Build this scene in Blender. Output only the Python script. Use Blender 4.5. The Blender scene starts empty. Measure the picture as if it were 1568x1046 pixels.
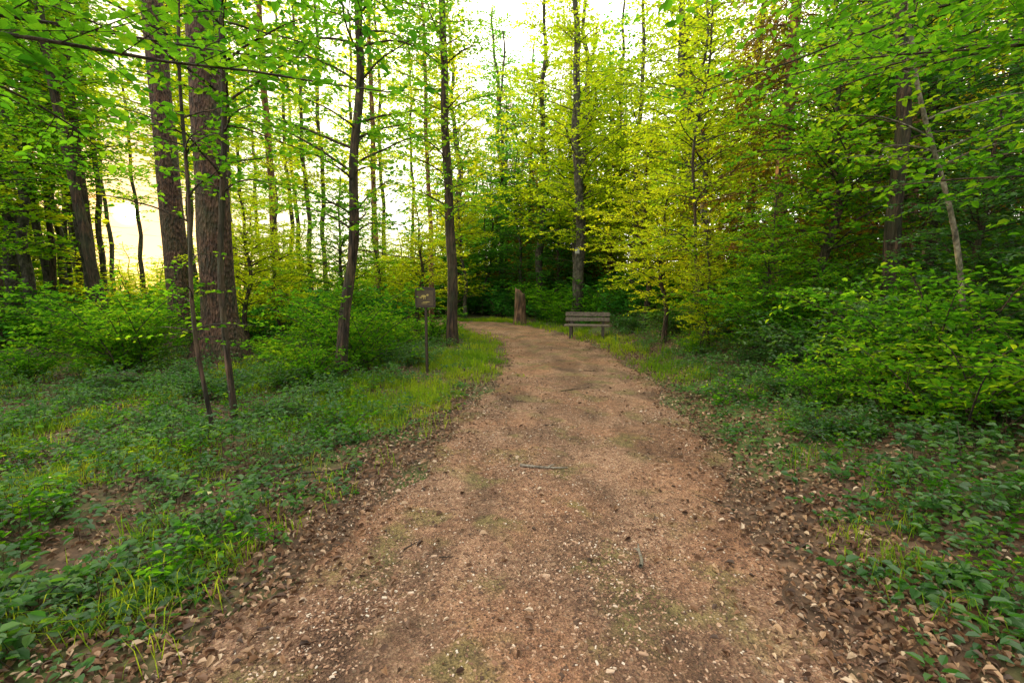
import bpy, math, numpy as np
from mathutils import Vector
R=np.random.default_rng(7)
sc=bpy.context.scene
# ------------------------------------------------------------------ terrain
PP=np.array([(-.1,-6),(-.05,0),(0,1.84),(.60,4.3),(1.0,7),(1.15,10.5),(.92,14),(-.3,18),(-2.0,21),(-5,23.3),(-9,24.8),(-16,26),(-30,27)],float)
def smooth_path(P,n=160):
    t=np.r_[0,np.cumsum(np.linalg.norm(np.diff(P,axis=0),axis=1))]
    s=np.linspace(0,t[-1],n); q=np.c_[np.interp(s,t,P[:,0]),np.interp(s,t,P[:,1])]
    for _ in range(14):
        q[1:-1]=.25*q[:-2]+.5*q[1:-1]+.25*q[2:]
    return q
PL=smooth_path(PP)
def pdist(x,y):
    x=np.asarray(x,float).ravel(); y=np.asarray(y,float).ravel(); out=np.empty(len(x))
    for i in range(0,len(x),20000):
        dx=x[i:i+20000,None]-PL[None,:,0]; dy=y[i:i+20000,None]-PL[None,:,1]
        out[i:i+20000]=np.sqrt((dx*dx+dy*dy).min(1))
    return out
def ss(a,b,x):
    t=np.clip((x-a)/(b-a),0,1); return t*t*(3-2*t)
def hgt(x,y):
    x=np.asarray(x,float); y=np.asarray(y,float)
    pc=np.interp(y,[-6,0,1.84,4.3,7,10.5,14,60],[-.1,-.05,0,.6,1.0,1.15,1.0,.8])
    u=x-pc
    r=np.clip(u-1.7,0,None); l=np.clip(-u-1.7,0,None)
    h=3.2*(1-np.exp(-r*.21/3.2*1.0))+0*r
    h=h-.55*(1-np.exp(-l*.06/.55))
    n=.5*np.sin(x*.9+1.3*np.sin(y*.5))*np.cos(y*.8+.7)+.3*np.sin(x*2.1+y*1.7)*np.sin(y*2.3-x)
    amp=.14*ss(0.6,4,np.abs(u))*(1-ss(30,60,np.hypot(x,y)))
    mound=.28*np.exp(-(((x+6.4)/1.5)**2+((y-10)/1.5)**2))+.25*np.exp(-(((x+9.1)/1.5)**2+((y-12.6)/1.5)**2))
    return h+n*amp+mound
# ------------------------------------------------------------------ builders
class MB:
    def __init__(s): s.V=[];s.F=[];s.M=[];s.A=[];s.n=0
    def add(s,V,F,m=0,a=0.5):
        V=np.asarray(V,float).reshape(-1,3);F=np.asarray(F,int).reshape(-1,4)
        s.V.append(V);s.F.append(F+s.n);s.n+=len(V)
        s.M.append(np.full(len(F),m)); s.A.append(np.broadcast_to(a,(len(F),)).astype(float))
    def cat(s):
        s.V=[np.concatenate(s.V)];s.F=[np.concatenate(s.F)];s.M=[np.concatenate(s.M)];s.A=[np.concatenate(s.A)];return s
    def merge(s,o,loc,rot,sca,leafm=1,barkm=0,da=0.):
        o.cat();c,n=math.cos(rot),math.sin(rot);V=o.V[0]*np.asarray(sca,float)
        V=np.c_[V[:,0]*c-V[:,1]*n,V[:,0]*n+V[:,1]*c,V[:,2]]+np.array(loc)
        s.V.append(V);s.F.append(o.F[0]+s.n);s.n+=len(V);s.M.append(np.where(o.M[0]==0,barkm,leafm));s.A.append(np.clip(o.A[0]*.8+da,0,1))
    def mesh(s,name,mats,smooth_m=(0,)):
        s.cat();V,F,M,A=s.V[0],s.F[0],s.M[0],s.A[0]
        me=bpy.data.meshes.new(name)
        me.vertices.add(len(V));me.vertices.foreach_set('co',V.ravel())
        me.loops.add(len(F)*4);me.loops.foreach_set('vertex_index',F.ravel())
        me.polygons.add(len(F));me.polygons.foreach_set('loop_start',np.arange(len(F))*4)
        me.polygons.foreach_set('material_index',M)
        me.polygons.foreach_set('use_smooth',np.isin(M,smooth_m))
        at=me.attributes.new('v','FLOAT','FACE');at.data.foreach_set('value',A)
        me.update()
        for m in mats: me.materials.append(m)
        return me
def obj(name,me,loc=(0,0,0),rot=0,scale=1,parent=None):
    o=bpy.data.objects.new(name,me);o.location=loc;o.rotation_euler=(0,0,rot)
    o.scale=(scale,)*3 if np.isscalar(scale) else scale
    sc.collection.objects.link(o)
    if parent: o.parent=parent
    return o
def nrm(a): return a/np.maximum(np.linalg.norm(a,axis=-1,keepdims=True),1e-9)
def tube(b,P,r,k=8,m=0,a=.5):
    P=np.asarray(P,float);r=np.asarray(r,float);n=len(P)
    T=nrm(np.gradient(P,axis=0)); ref=np.array([1.,.13,.2]) if abs(T[0,2])>.7 else np.array([0.,.1,1.])
    X=nrm(np.cross(T,ref));Y=np.cross(T,X)
    an=np.arange(k)*2*math.pi/k
    if r.ndim==1: r=r[:,None]
    V=P[:,None]+r[...,None]*(np.cos(an)[None,:,None]*X[:,None]+np.sin(an)[None,:,None]*Y[:,None])
    i=np.arange(n-1)[:,None]*k;j=np.arange(k)[None];j2=(j+1)%k
    F=np.stack([i+j,i+j2,i+k+j2,i+k+j],-1)
    b.add(V,F,m,a)
def segs(b,A,Bp,ra,rb,m=0,a=.5):
    A=np.asarray(A);Bp=np.asarray(Bp);N=len(A);T=nrm(Bp-A)
    X=nrm(np.cross(T,np.array([.12,.31,.94])));Y=np.cross(T,X)
    ra=np.broadcast_to(ra,(N,));rb=np.broadcast_to(rb,(N,))
    an=np.arange(3)*2*math.pi/3
    C=np.cos(an)[None,:,None]*X[:,None]+np.sin(an)[None,:,None]*Y[:,None]
    V=np.concatenate([A[:,None]+ra[:,None,None]*C,Bp[:,None]+rb[:,None,None]*C],1)
    base=np.arange(N)[:,None,None]*6
    F=base+np.array([[0,1,4,3],[1,2,5,4],[2,0,3,5]])[None]
    b.add(V,F,m,a)
def leaves(b,P,D,N,L,W,m=1,a=None,fold=.25,two=False,rg=R,droopk=.12):
    n=len(P);D=nrm(D);S=nrm(np.cross(D,N));N=np.cross(S,D)
    L=np.broadcast_to(L,(n,))[:,None]; w=L*W
    if a is None: a=rg.random(n)
    if two:
        droop=N*L*droopk
        V=np.stack([P,P+D*L*.28+S*w*.46+N*w*fold,P+D*L*.68+S*w*.40+N*w*fold-droop*.4,P+D*L-droop,
                    P+D*L*.68-S*w*.40+N*w*fold-droop*.4,P+D*L*.28-S*w*.46+N*w*fold],1)
        base=np.arange(n)[:,None,None]*6
        F=base+np.array([[0,1,2,3],[0,3,4,5]])[None]
        b.add(V,F,m,np.repeat(a,2))
    else:
        V=np.stack([P,P+D*L*.45+S*w*.5+N*w*fold,P+D*L,P+D*L*.45-S*w*.5+N*w*fold],1)
        b.add(V,np.arange(n*4).reshape(n,4),m,a)
# ------------------------------------------------------------------ materials
def newmat(name):
    m=bpy.data.materials.new(name);m.use_nodes=True;nt=m.node_tree
    for n in list(nt.nodes): nt.nodes.remove(n)
    return m,nt,nt.nodes,nt.links
def N_(nodes,t,**k):
    n=nodes.new(t)
    for a,b_ in k.items(): setattr(n,a,b_)
    return n
def ramp(nodes,stops):
    r=nodes.new('ShaderNodeValToRGB');cr=r.color_ramp
    while len(cr.elements)<len(stops): cr.elements.new(.5)
    for e,(p,c) in zip(cr.elements,stops): e.position=p;e.color=(*c,1)
    return r
def leafmat(name,dif,trn,fac=.5,gloss=0,rough=.45):
    m,nt,nd,ln=newmat(name)
    at=N_(nd,'ShaderNodeAttribute',attribute_name='v')
    oi=N_(nd,'ShaderNodeObjectInfo')
    ad=N_(nd,'ShaderNodeMath',operation='MULTIPLY_ADD');ad.inputs[1].default_value=.7
    mu=N_(nd,'ShaderNodeMath',operation='MULTIPLY');mu.inputs[1].default_value=.3
    ln.new(oi.outputs['Random'],mu.inputs[0]);ln.new(at.outputs['Fac'],ad.inputs[0]);ln.new(mu.outputs[0],ad.inputs[2])
    r1=ramp(nd,[(0.05,dif[0]),(.5,dif[1]),(.95,dif[2])]);r2=ramp(nd,[(0.05,trn[0]),(.5,trn[1]),(.95,trn[2])])
    ln.new(ad.outputs[0],r1.inputs[0]);ln.new(ad.outputs[0],r2.inputs[0])
    d=N_(nd,'ShaderNodeBsdfDiffuse');t=N_(nd,'ShaderNodeBsdfTranslucent')
    ln.new(r1.outputs[0],d.inputs[0]);ln.new(r2.outputs[0],t.inputs[0])
    mx=N_(nd,'ShaderNodeMixShader');mx.inputs[0].default_value=fac;ln.new(d.outputs[0],mx.inputs[1]);ln.new(t.outputs[0],mx.inputs[2])
    if gloss:
        g=N_(nd,'ShaderNodeBsdfGlossy');g.inputs['Roughness'].default_value=rough
        m2=N_(nd,'ShaderNodeMixShader');m2.inputs[0].default_value=gloss;ln.new(mx.outputs[0],m2.inputs[1]);ln.new(g.outputs[0],m2.inputs[2]);mx=m2
    o=N_(nd,'ShaderNodeOutputMaterial');ln.new(mx.outputs[0],o.inputs[0]);return m
LG=leafmat('leaf_green',[(.012,.055,.006),(.045,.15,.010),(.13,.25,.012)],[(.035,.21,.01),(.22,.56,.015),(.68,.82,.02)],.52)
LY=leafmat('leaf_sunlit_yellow_green',[(.035,.11,.008),(.14,.25,.012),(.30,.33,.015)],[(.16,.42,.012),(.70,.86,.015),(1.0,.90,.03)],.62)  # strong yellow puts the glow of a sunlit canopy into the leaf colour
LD=leafmat('leaf_understory',[(.012,.048,.012),(.034,.115,.018),(.10,.21,.02)],[(.03,.15,.018),(.11,.35,.025),(.36,.58,.025)],.42,.05)
LC=leafmat('leaf_cool_green',[(.012,.06,.014),(.03,.12,.022),(.075,.19,.022)],[(.03,.24,.03),(.13,.46,.045),(.32,.66,.04)],.5)
LS=leafmat('spruce_needles',[(.03,.05,.012),(.08,.08,.015),(.26,.13,.02)],[(.10,.16,.02),(.40,.26,.02),(.95,.38,.03)],.42)
LGR=leafmat('grass_blade',[(.025,.09,.012),(.07,.17,.015),(.20,.26,.025)],[(.10,.32,.015),(.34,.56,.02),(.8,.80,.04)],.5)
def littermat():
    m,nt,nd,ln=newmat('dry_leaf')
    at=N_(nd,'ShaderNodeAttribute',attribute_name='v')
    r1=ramp(nd,[(0,(.045,.021,.011)),(.35,(.13,.063,.032)),(.7,(.27,.145,.078)),(.9,(.39,.25,.15)),(1,(.52,.40,.29))])
    ln.new(at.outputs['Fac'],r1.inputs[0])
    p=N_(nd,'ShaderNodeBsdfPrincipled');p.inputs['Roughness'].default_value=.55
    ln.new(r1.outputs[0],p.inputs['Base Color'])
    o=N_(nd,'ShaderNodeOutputMaterial');ln.new(p.outputs[0],o.inputs[0]);return m
LIT=littermat()
def barkmat(name,c0,c1,c2,zs=.18,sc_=14,bd=.03):
    m,nt,nd,ln=newmat(name)
    tc=N_(nd,'ShaderNodeTexCoord');mp=N_(nd,'ShaderNodeMapping');mp.inputs['Scale'].default_value=(1,1,zs)
    ln.new(tc.outputs['Object'],mp.inputs[0])
    n1=N_(nd,'ShaderNodeTexNoise');n1.inputs['Scale'].default_value=sc_;n1.inputs['Detail'].default_value=6;n1.inputs['Distortion'].default_value=.6
    v=N_(nd,'ShaderNodeTexVoronoi');v.inputs['Scale'].default_value=sc_*1.6
    n2=N_(nd,'ShaderNodeTexNoise');n2.inputs['Scale'].default_value=1.7;n2.inputs['Detail'].default_value=5
    ln.new(mp.outputs[0],n1.inputs['Vector']);ln.new(mp.outputs[0],v.inputs['Vector']);ln.new(tc.outputs['Object'],n2.inputs['Vector'])
    r=ramp(nd,[(.36,c0),(.52,c1),(.68,c2)]);ln.new(n1.outputs['Fac'],r.inputs[0])
    rr=ramp(nd,[(.45,(0,0,0)),(.7,(1,1,1))]);ln.new(n2.outputs['Fac'],rr.inputs[0])
    mx=N_(nd,'ShaderNodeMixRGB');ln.new(r.outputs[0],mx.inputs[1])
    mx.inputs[2].default_value=(.05,.07,.025,1)
    m3=N_(nd,'ShaderNodeMath',operation='MULTIPLY');m3.inputs[1].default_value=.5;ln.new(rr.outputs[0],m3.inputs[0]);ln.new(m3.outputs[0],mx.inputs[0])
    ad=N_(nd,'ShaderNodeMath',operation='ADD');ln.new(n1.outputs['Fac'],ad.inputs[0]);ln.new(v.outputs['Distance'],ad.inputs[1])
    bp=N_(nd,'ShaderNodeBump');bp.inputs['Strength'].default_value=1;bp.inputs['Distance'].default_value=bd;ln.new(ad.outputs[0],bp.inputs['Height'])
    p=N_(nd,'ShaderNodeBsdfPrincipled');p.inputs['Roughness'].default_value=.85
    ln.new(mx.outputs[0],p.inputs['Base Color']);ln.new(bp.outputs[0],p.inputs['Normal'])
    o=N_(nd,'ShaderNodeOutputMaterial');ln.new(p.outputs[0],o.inputs[0]);return m
BK=barkmat('bark_brown',(.014,.009,.006),(.05,.028,.017),(.12,.065,.038),.18,14,.05)
BR=barkmat('bark_spruce_red',(.022,.011,.007),(.08,.038,.023),(.17,.085,.05),.35,16,.07)
BG=barkmat('bark_grey',(.02,.017,.013),(.06,.05,.038),(.13,.11,.085),.5,9)
BL=barkmat('bark_pale_sapling',(.06,.05,.035),(.16,.13,.09),(.28,.24,.18),.5,16)
BO=barkmat('bark_pine_orange',(.06,.028,.014),(.20,.09,.038),(.40,.19,.08),.3,14,.05)
WD=barkmat('weathered_wood',(.12,.10,.08),(.24,.20,.16),(.36,.31,.25),.3,20)
def groundmat():
    m,nt,nd,ln=newmat('forest_floor')
    tc=N_(nd,'ShaderNodeTexCoord')
    def noise(s,d=6,dis=0):
        n=N_(nd,'ShaderNodeTexNoise');n.inputs['Scale'].default_value=s;n.inputs['Detail'].default_value=d;n.inputs['Distortion'].default_value=dis
        ln.new(tc.outputs['Object'],n.inputs['Vector']);return n
    a=noise(.55,5,.4);b_=noise(9,8,.5);v=N_(nd,'ShaderNodeTexVoronoi');v.inputs['Scale'].default_value=26;ln.new(tc.outputs['Object'],v.inputs['Vector'])
    soil=ramp(nd,[(.3,(.02,.012,.008)),(.5,(.06,.035,.021)),(.72,(.15,.09,.055))]);ln.new(b_.outputs['Fac'],soil.inputs[0])
    lv=ramp(nd,[(0,(.03,.018,.011)),(.5,(.11,.06,.035)),(1,(.24,.14,.085))]);ln.new(v.outputs['Color'],lv.inputs[0])
    m1=N_(nd,'ShaderNodeMixRGB');m1.inputs[0].default_value=.6;ln.new(soil.outputs[0],m1.inputs[1]);ln.new(lv.outputs[0],m1.inputs[2])
    gr=ramp(nd,[(.3,(.025,.045,.010)),(.7,(.09,.14,.02))]);ln.new(b_.outputs['Fac'],gr.inputs[0])
    mk=ramp(nd,[(.46,(0,0,0)),(.6,(1,1,1))]);ln.new(a.outputs['Fac'],mk.inputs[0])
    m2=N_(nd,'ShaderNodeMixRGB');ln.new(mk.outputs[0],m2.inputs[0]);ln.new(m1.outputs[0],m2.inputs[1]);ln.new(gr.outputs[0],m2.inputs[2])
    bp=N_(nd,'ShaderNodeBump');bp.inputs['Strength'].default_value=.8;bp.inputs['Distance'].default_value=.03;ln.new(b_.outputs['Fac'],bp.inputs['Height'])
    p=N_(nd,'ShaderNodeBsdfPrincipled');p.inputs['Roughness'].default_value=.9;ln.new(m2.outputs[0],p.inputs['Base Color']);ln.new(bp.outputs[0],p.inputs['Normal'])
    o=N_(nd,'ShaderNodeOutputMaterial');ln.new(p.outputs[0],o.inputs[0]);return m
def pathmat():
    m,nt,nd,ln=newmat('gravel_path')
    tc=N_(nd,'ShaderNodeTexCoord')
    def noise(s,d=6,dis=0,vec=None):
        n=N_(nd,'ShaderNodeTexNoise');n.inputs['Scale'].default_value=s;n.inputs['Detail'].default_value=d;n.inputs['Distortion'].default_value=dis
        ln.new(vec or tc.outputs['Object'],n.inputs['Vector']);return n
    mp=N_(nd,'ShaderNodeMapping');mp.inputs['Scale'].default_value=(1,.55,1);ln.new(tc.outputs['Object'],mp.inputs[0])
    big=noise(1.5,8,.6,mp.outputs[0]);mid=noise(16,8,.3);fine=noise(90,4)
    v=N_(nd,'ShaderNodeTexVoronoi');v.inputs['Scale'].default_value=70;ln.new(tc.outputs['Object'],v.inputs['Vector'])
    c1=ramp(nd,[(.36,(.06,.030,.018)),(.46,(.23,.12,.074)),(.56,(.42,.25,.165)),(.68,(.64,.46,.35))])
    ad=N_(nd,'ShaderNodeMath',operation='ADD');ln.new(mid.outputs['Fac'],ad.inputs[0]);ln.new(fine.outputs['Fac'],ad.inputs[1])
    hf=N_(nd,'ShaderNodeMath',operation='MULTIPLY');hf.inputs[1].default_value=.5;ln.new(ad.outputs[0],hf.inputs[0]);ln.new(hf.outputs[0],c1.inputs[0])
    c2=ramp(nd,[(0,(.05,.027,.018)),(.4,(.23,.12,.074)),(.8,(.46,.30,.20)),(1,(.74,.62,.52))]);ln.new(v.outputs['Color'],c2.inputs[0])
    m1=N_(nd,'ShaderNodeMixRGB');m1.inputs[0].default_value=.5;ln.new(c1.outputs[0],m1.inputs[1]);ln.new(c2.outputs[0],m1.inputs[2])
    dk=ramp(nd,[(.36,(.40,.35,.30)),(.5,(.86,.80,.75)),(.62,(1.2,1.13,1.07))]);ln.new(big.outputs['Fac'],dk.inputs[0])
    m2=N_(nd,'ShaderNodeMixRGB',blend_type='MULTIPLY');m2.inputs[0].default_value=1;ln.new(m1.outputs[0],m2.inputs[1]);ln.new(dk.outputs[0],m2.inputs[2])
    mo=noise(2.3,8,.3,mp.outputs[0]);mr=ramp(nd,[(.52,(0,0,0)),(.64,(.6,.6,.6))])
    mp2=N_(nd,'ShaderNodeMapping');mp2.inputs['Location'].default_value=(7,3,0);ln.new(tc.outputs['Object'],mp2.inputs[0]);ln.new(mp2.outputs[0],mo.inputs['Vector'])
    ln.new(mo.outputs['Fac'],mr.inputs[0])
    mossc=ramp(nd,[(.4,(.08,.075,.02)),(.6,(.25,.22,.055))]);ln.new(hf.outputs[0],mossc.inputs[0])
    rd=noise(.9,6);rr=ramp(nd,[(.44,(0,0,0)),(.60,(.5,.5,.5))]);ln.new(rd.outputs['Fac'],rr.inputs[0])
    redc=ramp(nd,[(.4,(.14,.055,.027)),(.6,(.52,.23,.11))]);ln.new(hf.outputs[0],redc.inputs[0])
    m4=N_(nd,'ShaderNodeMixRGB');ln.new(redc.outputs[0],m4.inputs[2]);ln.new(rr.outputs[0],m4.inputs[0]);ln.new(m2.outputs[0],m4.inputs[1])
    m3=N_(nd,'ShaderNodeMixRGB');ln.new(mossc.outputs[0],m3.inputs[2]);ln.new(mr.outputs[0],m3.inputs[0]);ln.new(m4.outputs[0],m3.inputs[1])
    ah=N_(nd,'ShaderNodeMath',operation='ADD');ln.new(hf.outputs[0],ah.inputs[0]);ln.new(v.outputs['Distance'],ah.inputs[1])
    bp=N_(nd,'ShaderNodeBump');bp.inputs['Strength'].default_value=1;bp.inputs['Distance'].default_value=.025;ln.new(ah.outputs[0],bp.inputs['Height'])
    p=N_(nd,'ShaderNodeBsdfPrincipled');p.inputs['Roughness'].default_value=.8;ln.new(m3.outputs[0],p.inputs['Base Color']);ln.new(bp.outputs[0],p.inputs['Normal'])
    o=N_(nd,'ShaderNodeOutputMaterial');ln.new(p.outputs[0],o.inputs[0]);return m
def flat(name,c,rough=.7,sc_=20,var=.35,attr=False):
    m,nt,nd,ln=newmat(name)
    p=N_(nd,'ShaderNodeBsdfPrincipled');p.inputs['Roughness'].default_value=rough
    if attr:
        at=N_(nd,'ShaderNodeAttribute',attribute_name='v');r=ramp(nd,c);ln.new(at.outputs['Fac'],r.inputs[0])
    else:
        tc=N_(nd,'ShaderNodeTexCoord');n=N_(nd,'ShaderNodeTexNoise');n.inputs['Scale'].default_value=sc_;n.inputs['Detail'].default_value=6
        ln.new(tc.outputs['Object'],n.inputs['Vector'])
        r=ramp(nd,[(.3,tuple(x*(1-var) for x in c)),(.7,tuple(x*(1+var) for x in c))]);ln.new(n.outputs['Fac'],r.inputs[0])
    ln.new(r.outputs[0],p.inputs['Base Color'])
    o=N_(nd,'ShaderNodeOutputMaterial');ln.new(p.outputs[0],o.inputs[0]);return m
# ------------------------------------------------------------------ ground, path
t=np.linspace(-6.2,6.2,300);gx=1.5*np.sinh(t);gy=1.5*np.sinh(t)+4
X,Y=np.meshgrid(gx,gy);Z=hgt(X,Y)
pd=pdist(X,Y).reshape(X.shape);Z=Z-.06*(1-ss(.9,1.35,pd))
b=MB();n=len(gx);i=np.arange(n-1)[:,None]*n+np.arange(n-1)[None]
b.add(np.stack([X,Y,Z],-1),np.stack([i,i+1,i+n+1,i+n],-1))
obj('ground',b.mesh('ground',[groundmat()]))
b=MB();T=nrm(np.gradient(PL,axis=0));Nn=np.c_[T[:,1],-T[:,0]]
K=25;us=np.linspace(-1,1,K)
sl=np.cumsum(np.r_[0,np.linalg.norm(np.diff(PL,axis=0),axis=1)])
fine_s=np.linspace(0,sl[-1],700)
PX=np.interp(fine_s,sl,PL[:,0]);PY=np.interp(fine_s,sl,PL[:,1]);NX=np.interp(fine_s,sl,Nn[:,0]);NY=np.interp(fine_s,sl,Nn[:,1])
wr=1.42+.10*np.sin(fine_s*1.9)+.07*np.sin(fine_s*4.3+1)+.04*np.sin(fine_s*11);wl=1.40+.10*np.sin(fine_s*1.6+2)+.07*np.sin(fine_s*5.1)+.04*np.sin(fine_s*13)
W=np.where(us[None]>0,wr[:,None],wl[:,None])*us[None]
xx=PX[:,None]+NX[:,None]*W;yy=PY[:,None]+NY[:,None]*W
zz=hgt(xx,yy)+.012+.02*(1-us[None]**2)-.05*(np.abs(us[None])>.97)-.015*np.exp(-((np.abs(us[None])-.5)/.15)**2)
i=np.arange(len(fine_s)-1)[:,None]*K+np.arange(K-1)[None]
b.add(np.stack([xx,yy,zz],-1),np.stack([i,i+1,i+K+1,i+K],-1))
obj('gravel_path',b.mesh('path',[pathmat()]))
# ------------------------------------------------------------------ tree growth
def resample(P,n,wob,rg):
    P=np.asarray(P,float);t=np.r_[0,np.cumsum(np.linalg.norm(np.diff(P,axis=0),axis=1))];s=np.linspace(0,t[-1],n)
    q=np.stack([np.interp(s,t,P[:,k]) for k in range(3)],1)
    for _ in range(3): q[1:-1]=.25*q[:-2]+.5*q[1:-1]+.25*q[2:]
    ph=rg.random(4)*6.28
    q[:,0]+=wob*(np.sin(s*.9+ph[0])-np.sin(ph[0])+.5*(np.sin(s*2.3+ph[1])-np.sin(ph[1])))
    q[:,1]+=wob*(np.sin(s*.8+ph[2])-np.sin(ph[2])+.5*(np.sin(s*2.1+ph[3])-np.sin(ph[3])))
    return q,s
def grow(seed,P,r0,r1,z0,nl,Lmax,leafL=.08,step=.045,twig=.85,tstep=.14,up=.5,two=False,wob=.06,spruce=False,mats=None,azr=None,side=10,name='tree',leafW=.68,extra=(),dead=0,flare=.4,raw=False,twigs=True):
    rg=np.random.default_rng(seed);b=MB()
    q,s=resample(P,26,wob,rg);H=s[-1];f=s/H
    r=(r0*(1-f)+r1*f)*(1+flare*np.exp(-s/.3))
    an=np.arange(side)*2*math.pi/side
    rr=r[:,None]*(1+.05*rg.standard_normal((26,side))+.25*flare*np.exp(-s/.3)[:,None]*np.cos(an*3+seed)[None])
    q[0,2]-=.25
    tube(b,q,rr,side,0)
    TA=[];TD=[];TL=[]
    def limb(p0,az,L,el,rb,mul=1.):
        n=8;tt=np.linspace(0,1,n)
        els=el*(1-tt*1.15) if not spruce else el-.35*np.sin(tt*3.1)+tt*.25
        azs=az+np.cumsum(rg.normal(0,.12,n))
        els=els+np.cumsum(rg.normal(0,.06,n))
        st=L/(n-1)
        d=np.stack([np.cos(azs)*np.cos(els),np.sin(azs)*np.cos(els),np.sin(els)],1)
        p=p0+np.r_[np.zeros((1,3)),np.cumsum(d[:-1]*st,axis=0)]
        tube(b,p,rb*(1-.85*tt)+.003,5 if not raw else 3,0)
        m=int(L/tstep);
        if m<1: return
        u=np.linspace(.10,1,m)+rg.normal(0,.02,m);u=np.clip(u,.06,1)
        A=np.stack([np.interp(u,tt,p[:,k]) for k in range(3)],1);Dn=np.stack([np.interp(u,tt,d[:,k]) for k in range(3)],1)
        sg=np.where(np.arange(m)%2==0,1,-1)
        ang=sg*rg.uniform(.5,1.25,m);ang[-1]=0
        ca,sa=np.cos(ang),np.sin(ang)
        D2=np.stack([Dn[:,0]*ca-Dn[:,1]*sa,Dn[:,0]*sa+Dn[:,1]*ca,Dn[:,2]*.5+rg.normal(0,.24,m)-(.35 if spruce else 0)],1)
        TA.append(A);TD.append(nrm(D2));TL.append(twig*mul*(1.1-.6*u)*rg.uniform(.5,1.25,m)*min(1,.5+L/3));
    zs=np.sort(rg.uniform(z0,H*.98,nl)) if nl else []
    for k,z in enumerate(zs):
        fz=(z-z0)/(H-z0)
        az=k*2.4+rg.normal(0,.5)
        if azr is not None: az=rg.uniform(*azr)
        if spruce: L=Lmax*(1-fz*.9)*rg.uniform(.75,1.1)
        else: L=Lmax*(.6+.4*math.sin(math.pi*min(1,fz*1.3)))*(1-.6*fz)*rg.uniform(.5,1.15)
        p0=np.array([np.interp(z,s,q[:,c]) for c in range(3)])
        limb(p0,az,L,up*rg.uniform(.5,1.4),max(.005,min(.010*L**.9+.003,np.interp(z,s,r)*.5)))
    for (z,az,L,el) in extra:
        p0=np.array([np.interp(z,s,q[:,c]) for c in range(3)]);limb(p0,az,L,el,.012)
    for k in range(dead):
        z=rg.uniform(z0*.35,z0);az=rg.uniform(0,6.28);p0=np.array([np.interp(z,s,q[:,c]) for c in range(3)])
        L=rg.uniform(.5,1.6);d=np.array([math.cos(az),math.sin(az),rg.uniform(-.2,.3)])
        tt=np.linspace(0,1,5)[:,None];pp=p0+d*L*tt+rg.normal(0,.03,(5,3))*tt;tube(b,pp,.012*(1-tt[:,0]*.8),4,0)
    if TA:
        A=np.concatenate(TA);D=np.concatenate(TD);L=np.concatenate(TL)
        E=A+D*L[:,None];E[:,2]-=L*L*(.10 if not spruce else .35)
        if twigs: segs(b,A,E,.004,.0015,0)
        cnt=np.maximum(2,(L/step).astype(int));idx=np.repeat(np.arange(len(L)),cnt)
        o=np.concatenate([np.arange(c) for c in cnt]);fr=(o+.6)/cnt[idx]
        P_=A[idx]+(E-A)[idx]*fr[:,None]
        up_=np.array([0,0,1.]);S=nrm(np.cross(D[idx],up_+0*D[idx]))
        sg=np.where(o%2==0,1,-1)[:,None]
        nn=len(idx)
        if spruce:
            dd=D[idx]*.7+S*sg*rg.uniform(.3,1,(nn,1))+rg.normal(0,.35,(nn,3));dd[:,2]-=.35
            NN=rg.normal(0,1,(nn,3))+[0,0,.6]
            P_=P_+rg.normal(0,.02,(nn,3))
        else:
            dd=D[idx]*.65+S*sg*.8+rg.normal(0,.25,(nn,3));NN=up_+rg.normal(0,.5,(nn,3));P_=P_+rg.normal(0,.015,(nn,3))
        tw=rg.random(len(L))[idx]
        leaves(b,P_,dd,NN,leafL*rg.uniform(.65,1.2,nn),leafW,1,np.clip(.55*tw+.45*rg.random(nn),0,1),two=two,rg=rg)
    if raw: return b
    return b.mesh(name,mats)
def gz(x,y): return float(hgt(x,y))
def hero(name,x,y,P,seed,**k):
    me=grow(seed,P,name=name,**k);return obj(name,me,(x,y,gz(x,y)))
st=lambda H,dx=0,dy=0:[(0,0,0),(dx*.5,dy*.5,H*.5),(dx,dy,H)]
SH=dict(spruce=True,leafL=.18,step=.06,leafW=.28,twig=.8,tstep=.2)
hero('spruce_tree',-6.4,10,st(22,.1),1,r0=.34,r1=.12,z0=9,nl=50,Lmax=3.2,mats=[BR,LS],side=20,dead=16,flare=.9,wob=.02,**SH)
hero('spruce_tree',-9.1,12.6,st(23,-.3),2,r0=.30,r1=.12,z0=10,nl=50,Lmax=3.2,mats=[BR,LS],side=20,dead=14,flare=.9,wob=.02,**SH)
hero('beech_tree',-3.25,8.4,[(0,0,0),(.22,0,1.6),(.42,0,3.0),(.66,0,5),(.7,.2,11)],3,r0=.105,r1=.03,z0=2.7,nl=60,Lmax=2.8,mats=[BK,LG],leafL=.095,dead=2,wob=.06)
hero('beech_tree',-1.73,13.1,[(0,0,0),(-.05,0,5),(-.2,0,10),(-.2,.2,14)],4,r0=.16,r1=.05,z0=2.9,nl=84,Lmax=2.5,mats=[BK,LG],leafL=.10,dead=3,wob=.03)
hero('beech_tree',-3.62,5.8,[(0,0,0),(-.12,0,1.6),(.0,0,3.4),(.15,0,5.2),(.2,.3,9)],5,r0=.042,r1=.015,z0=2.9,nl=44,Lmax=2.2,mats=[BK,LG],leafL=.085,two=True,wob=.04,flare=.15)
hero('beech_tree',-3.3,4.9,[(0,0,0),(-.06,0,1.6),(-.1,.1,3.2),(-.05,.1,6.5)],6,r0=.024,r1=.01,z0=.9,nl=26,Lmax=.9,mats=[BK,LG],leafL=.065,tstep=.22,two=True,wob=.03,flare=.1)
hero('beech_tree',-10.6,8.8,[(0,0,0),(.3,0,3),(.1,.1,6),(-.2,.2,11)],62,r0=.08,r1=.02,z0=3.4,nl=60,Lmax=3.0,mats=[BK,LG],leafL=.095,wob=.05)
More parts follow.
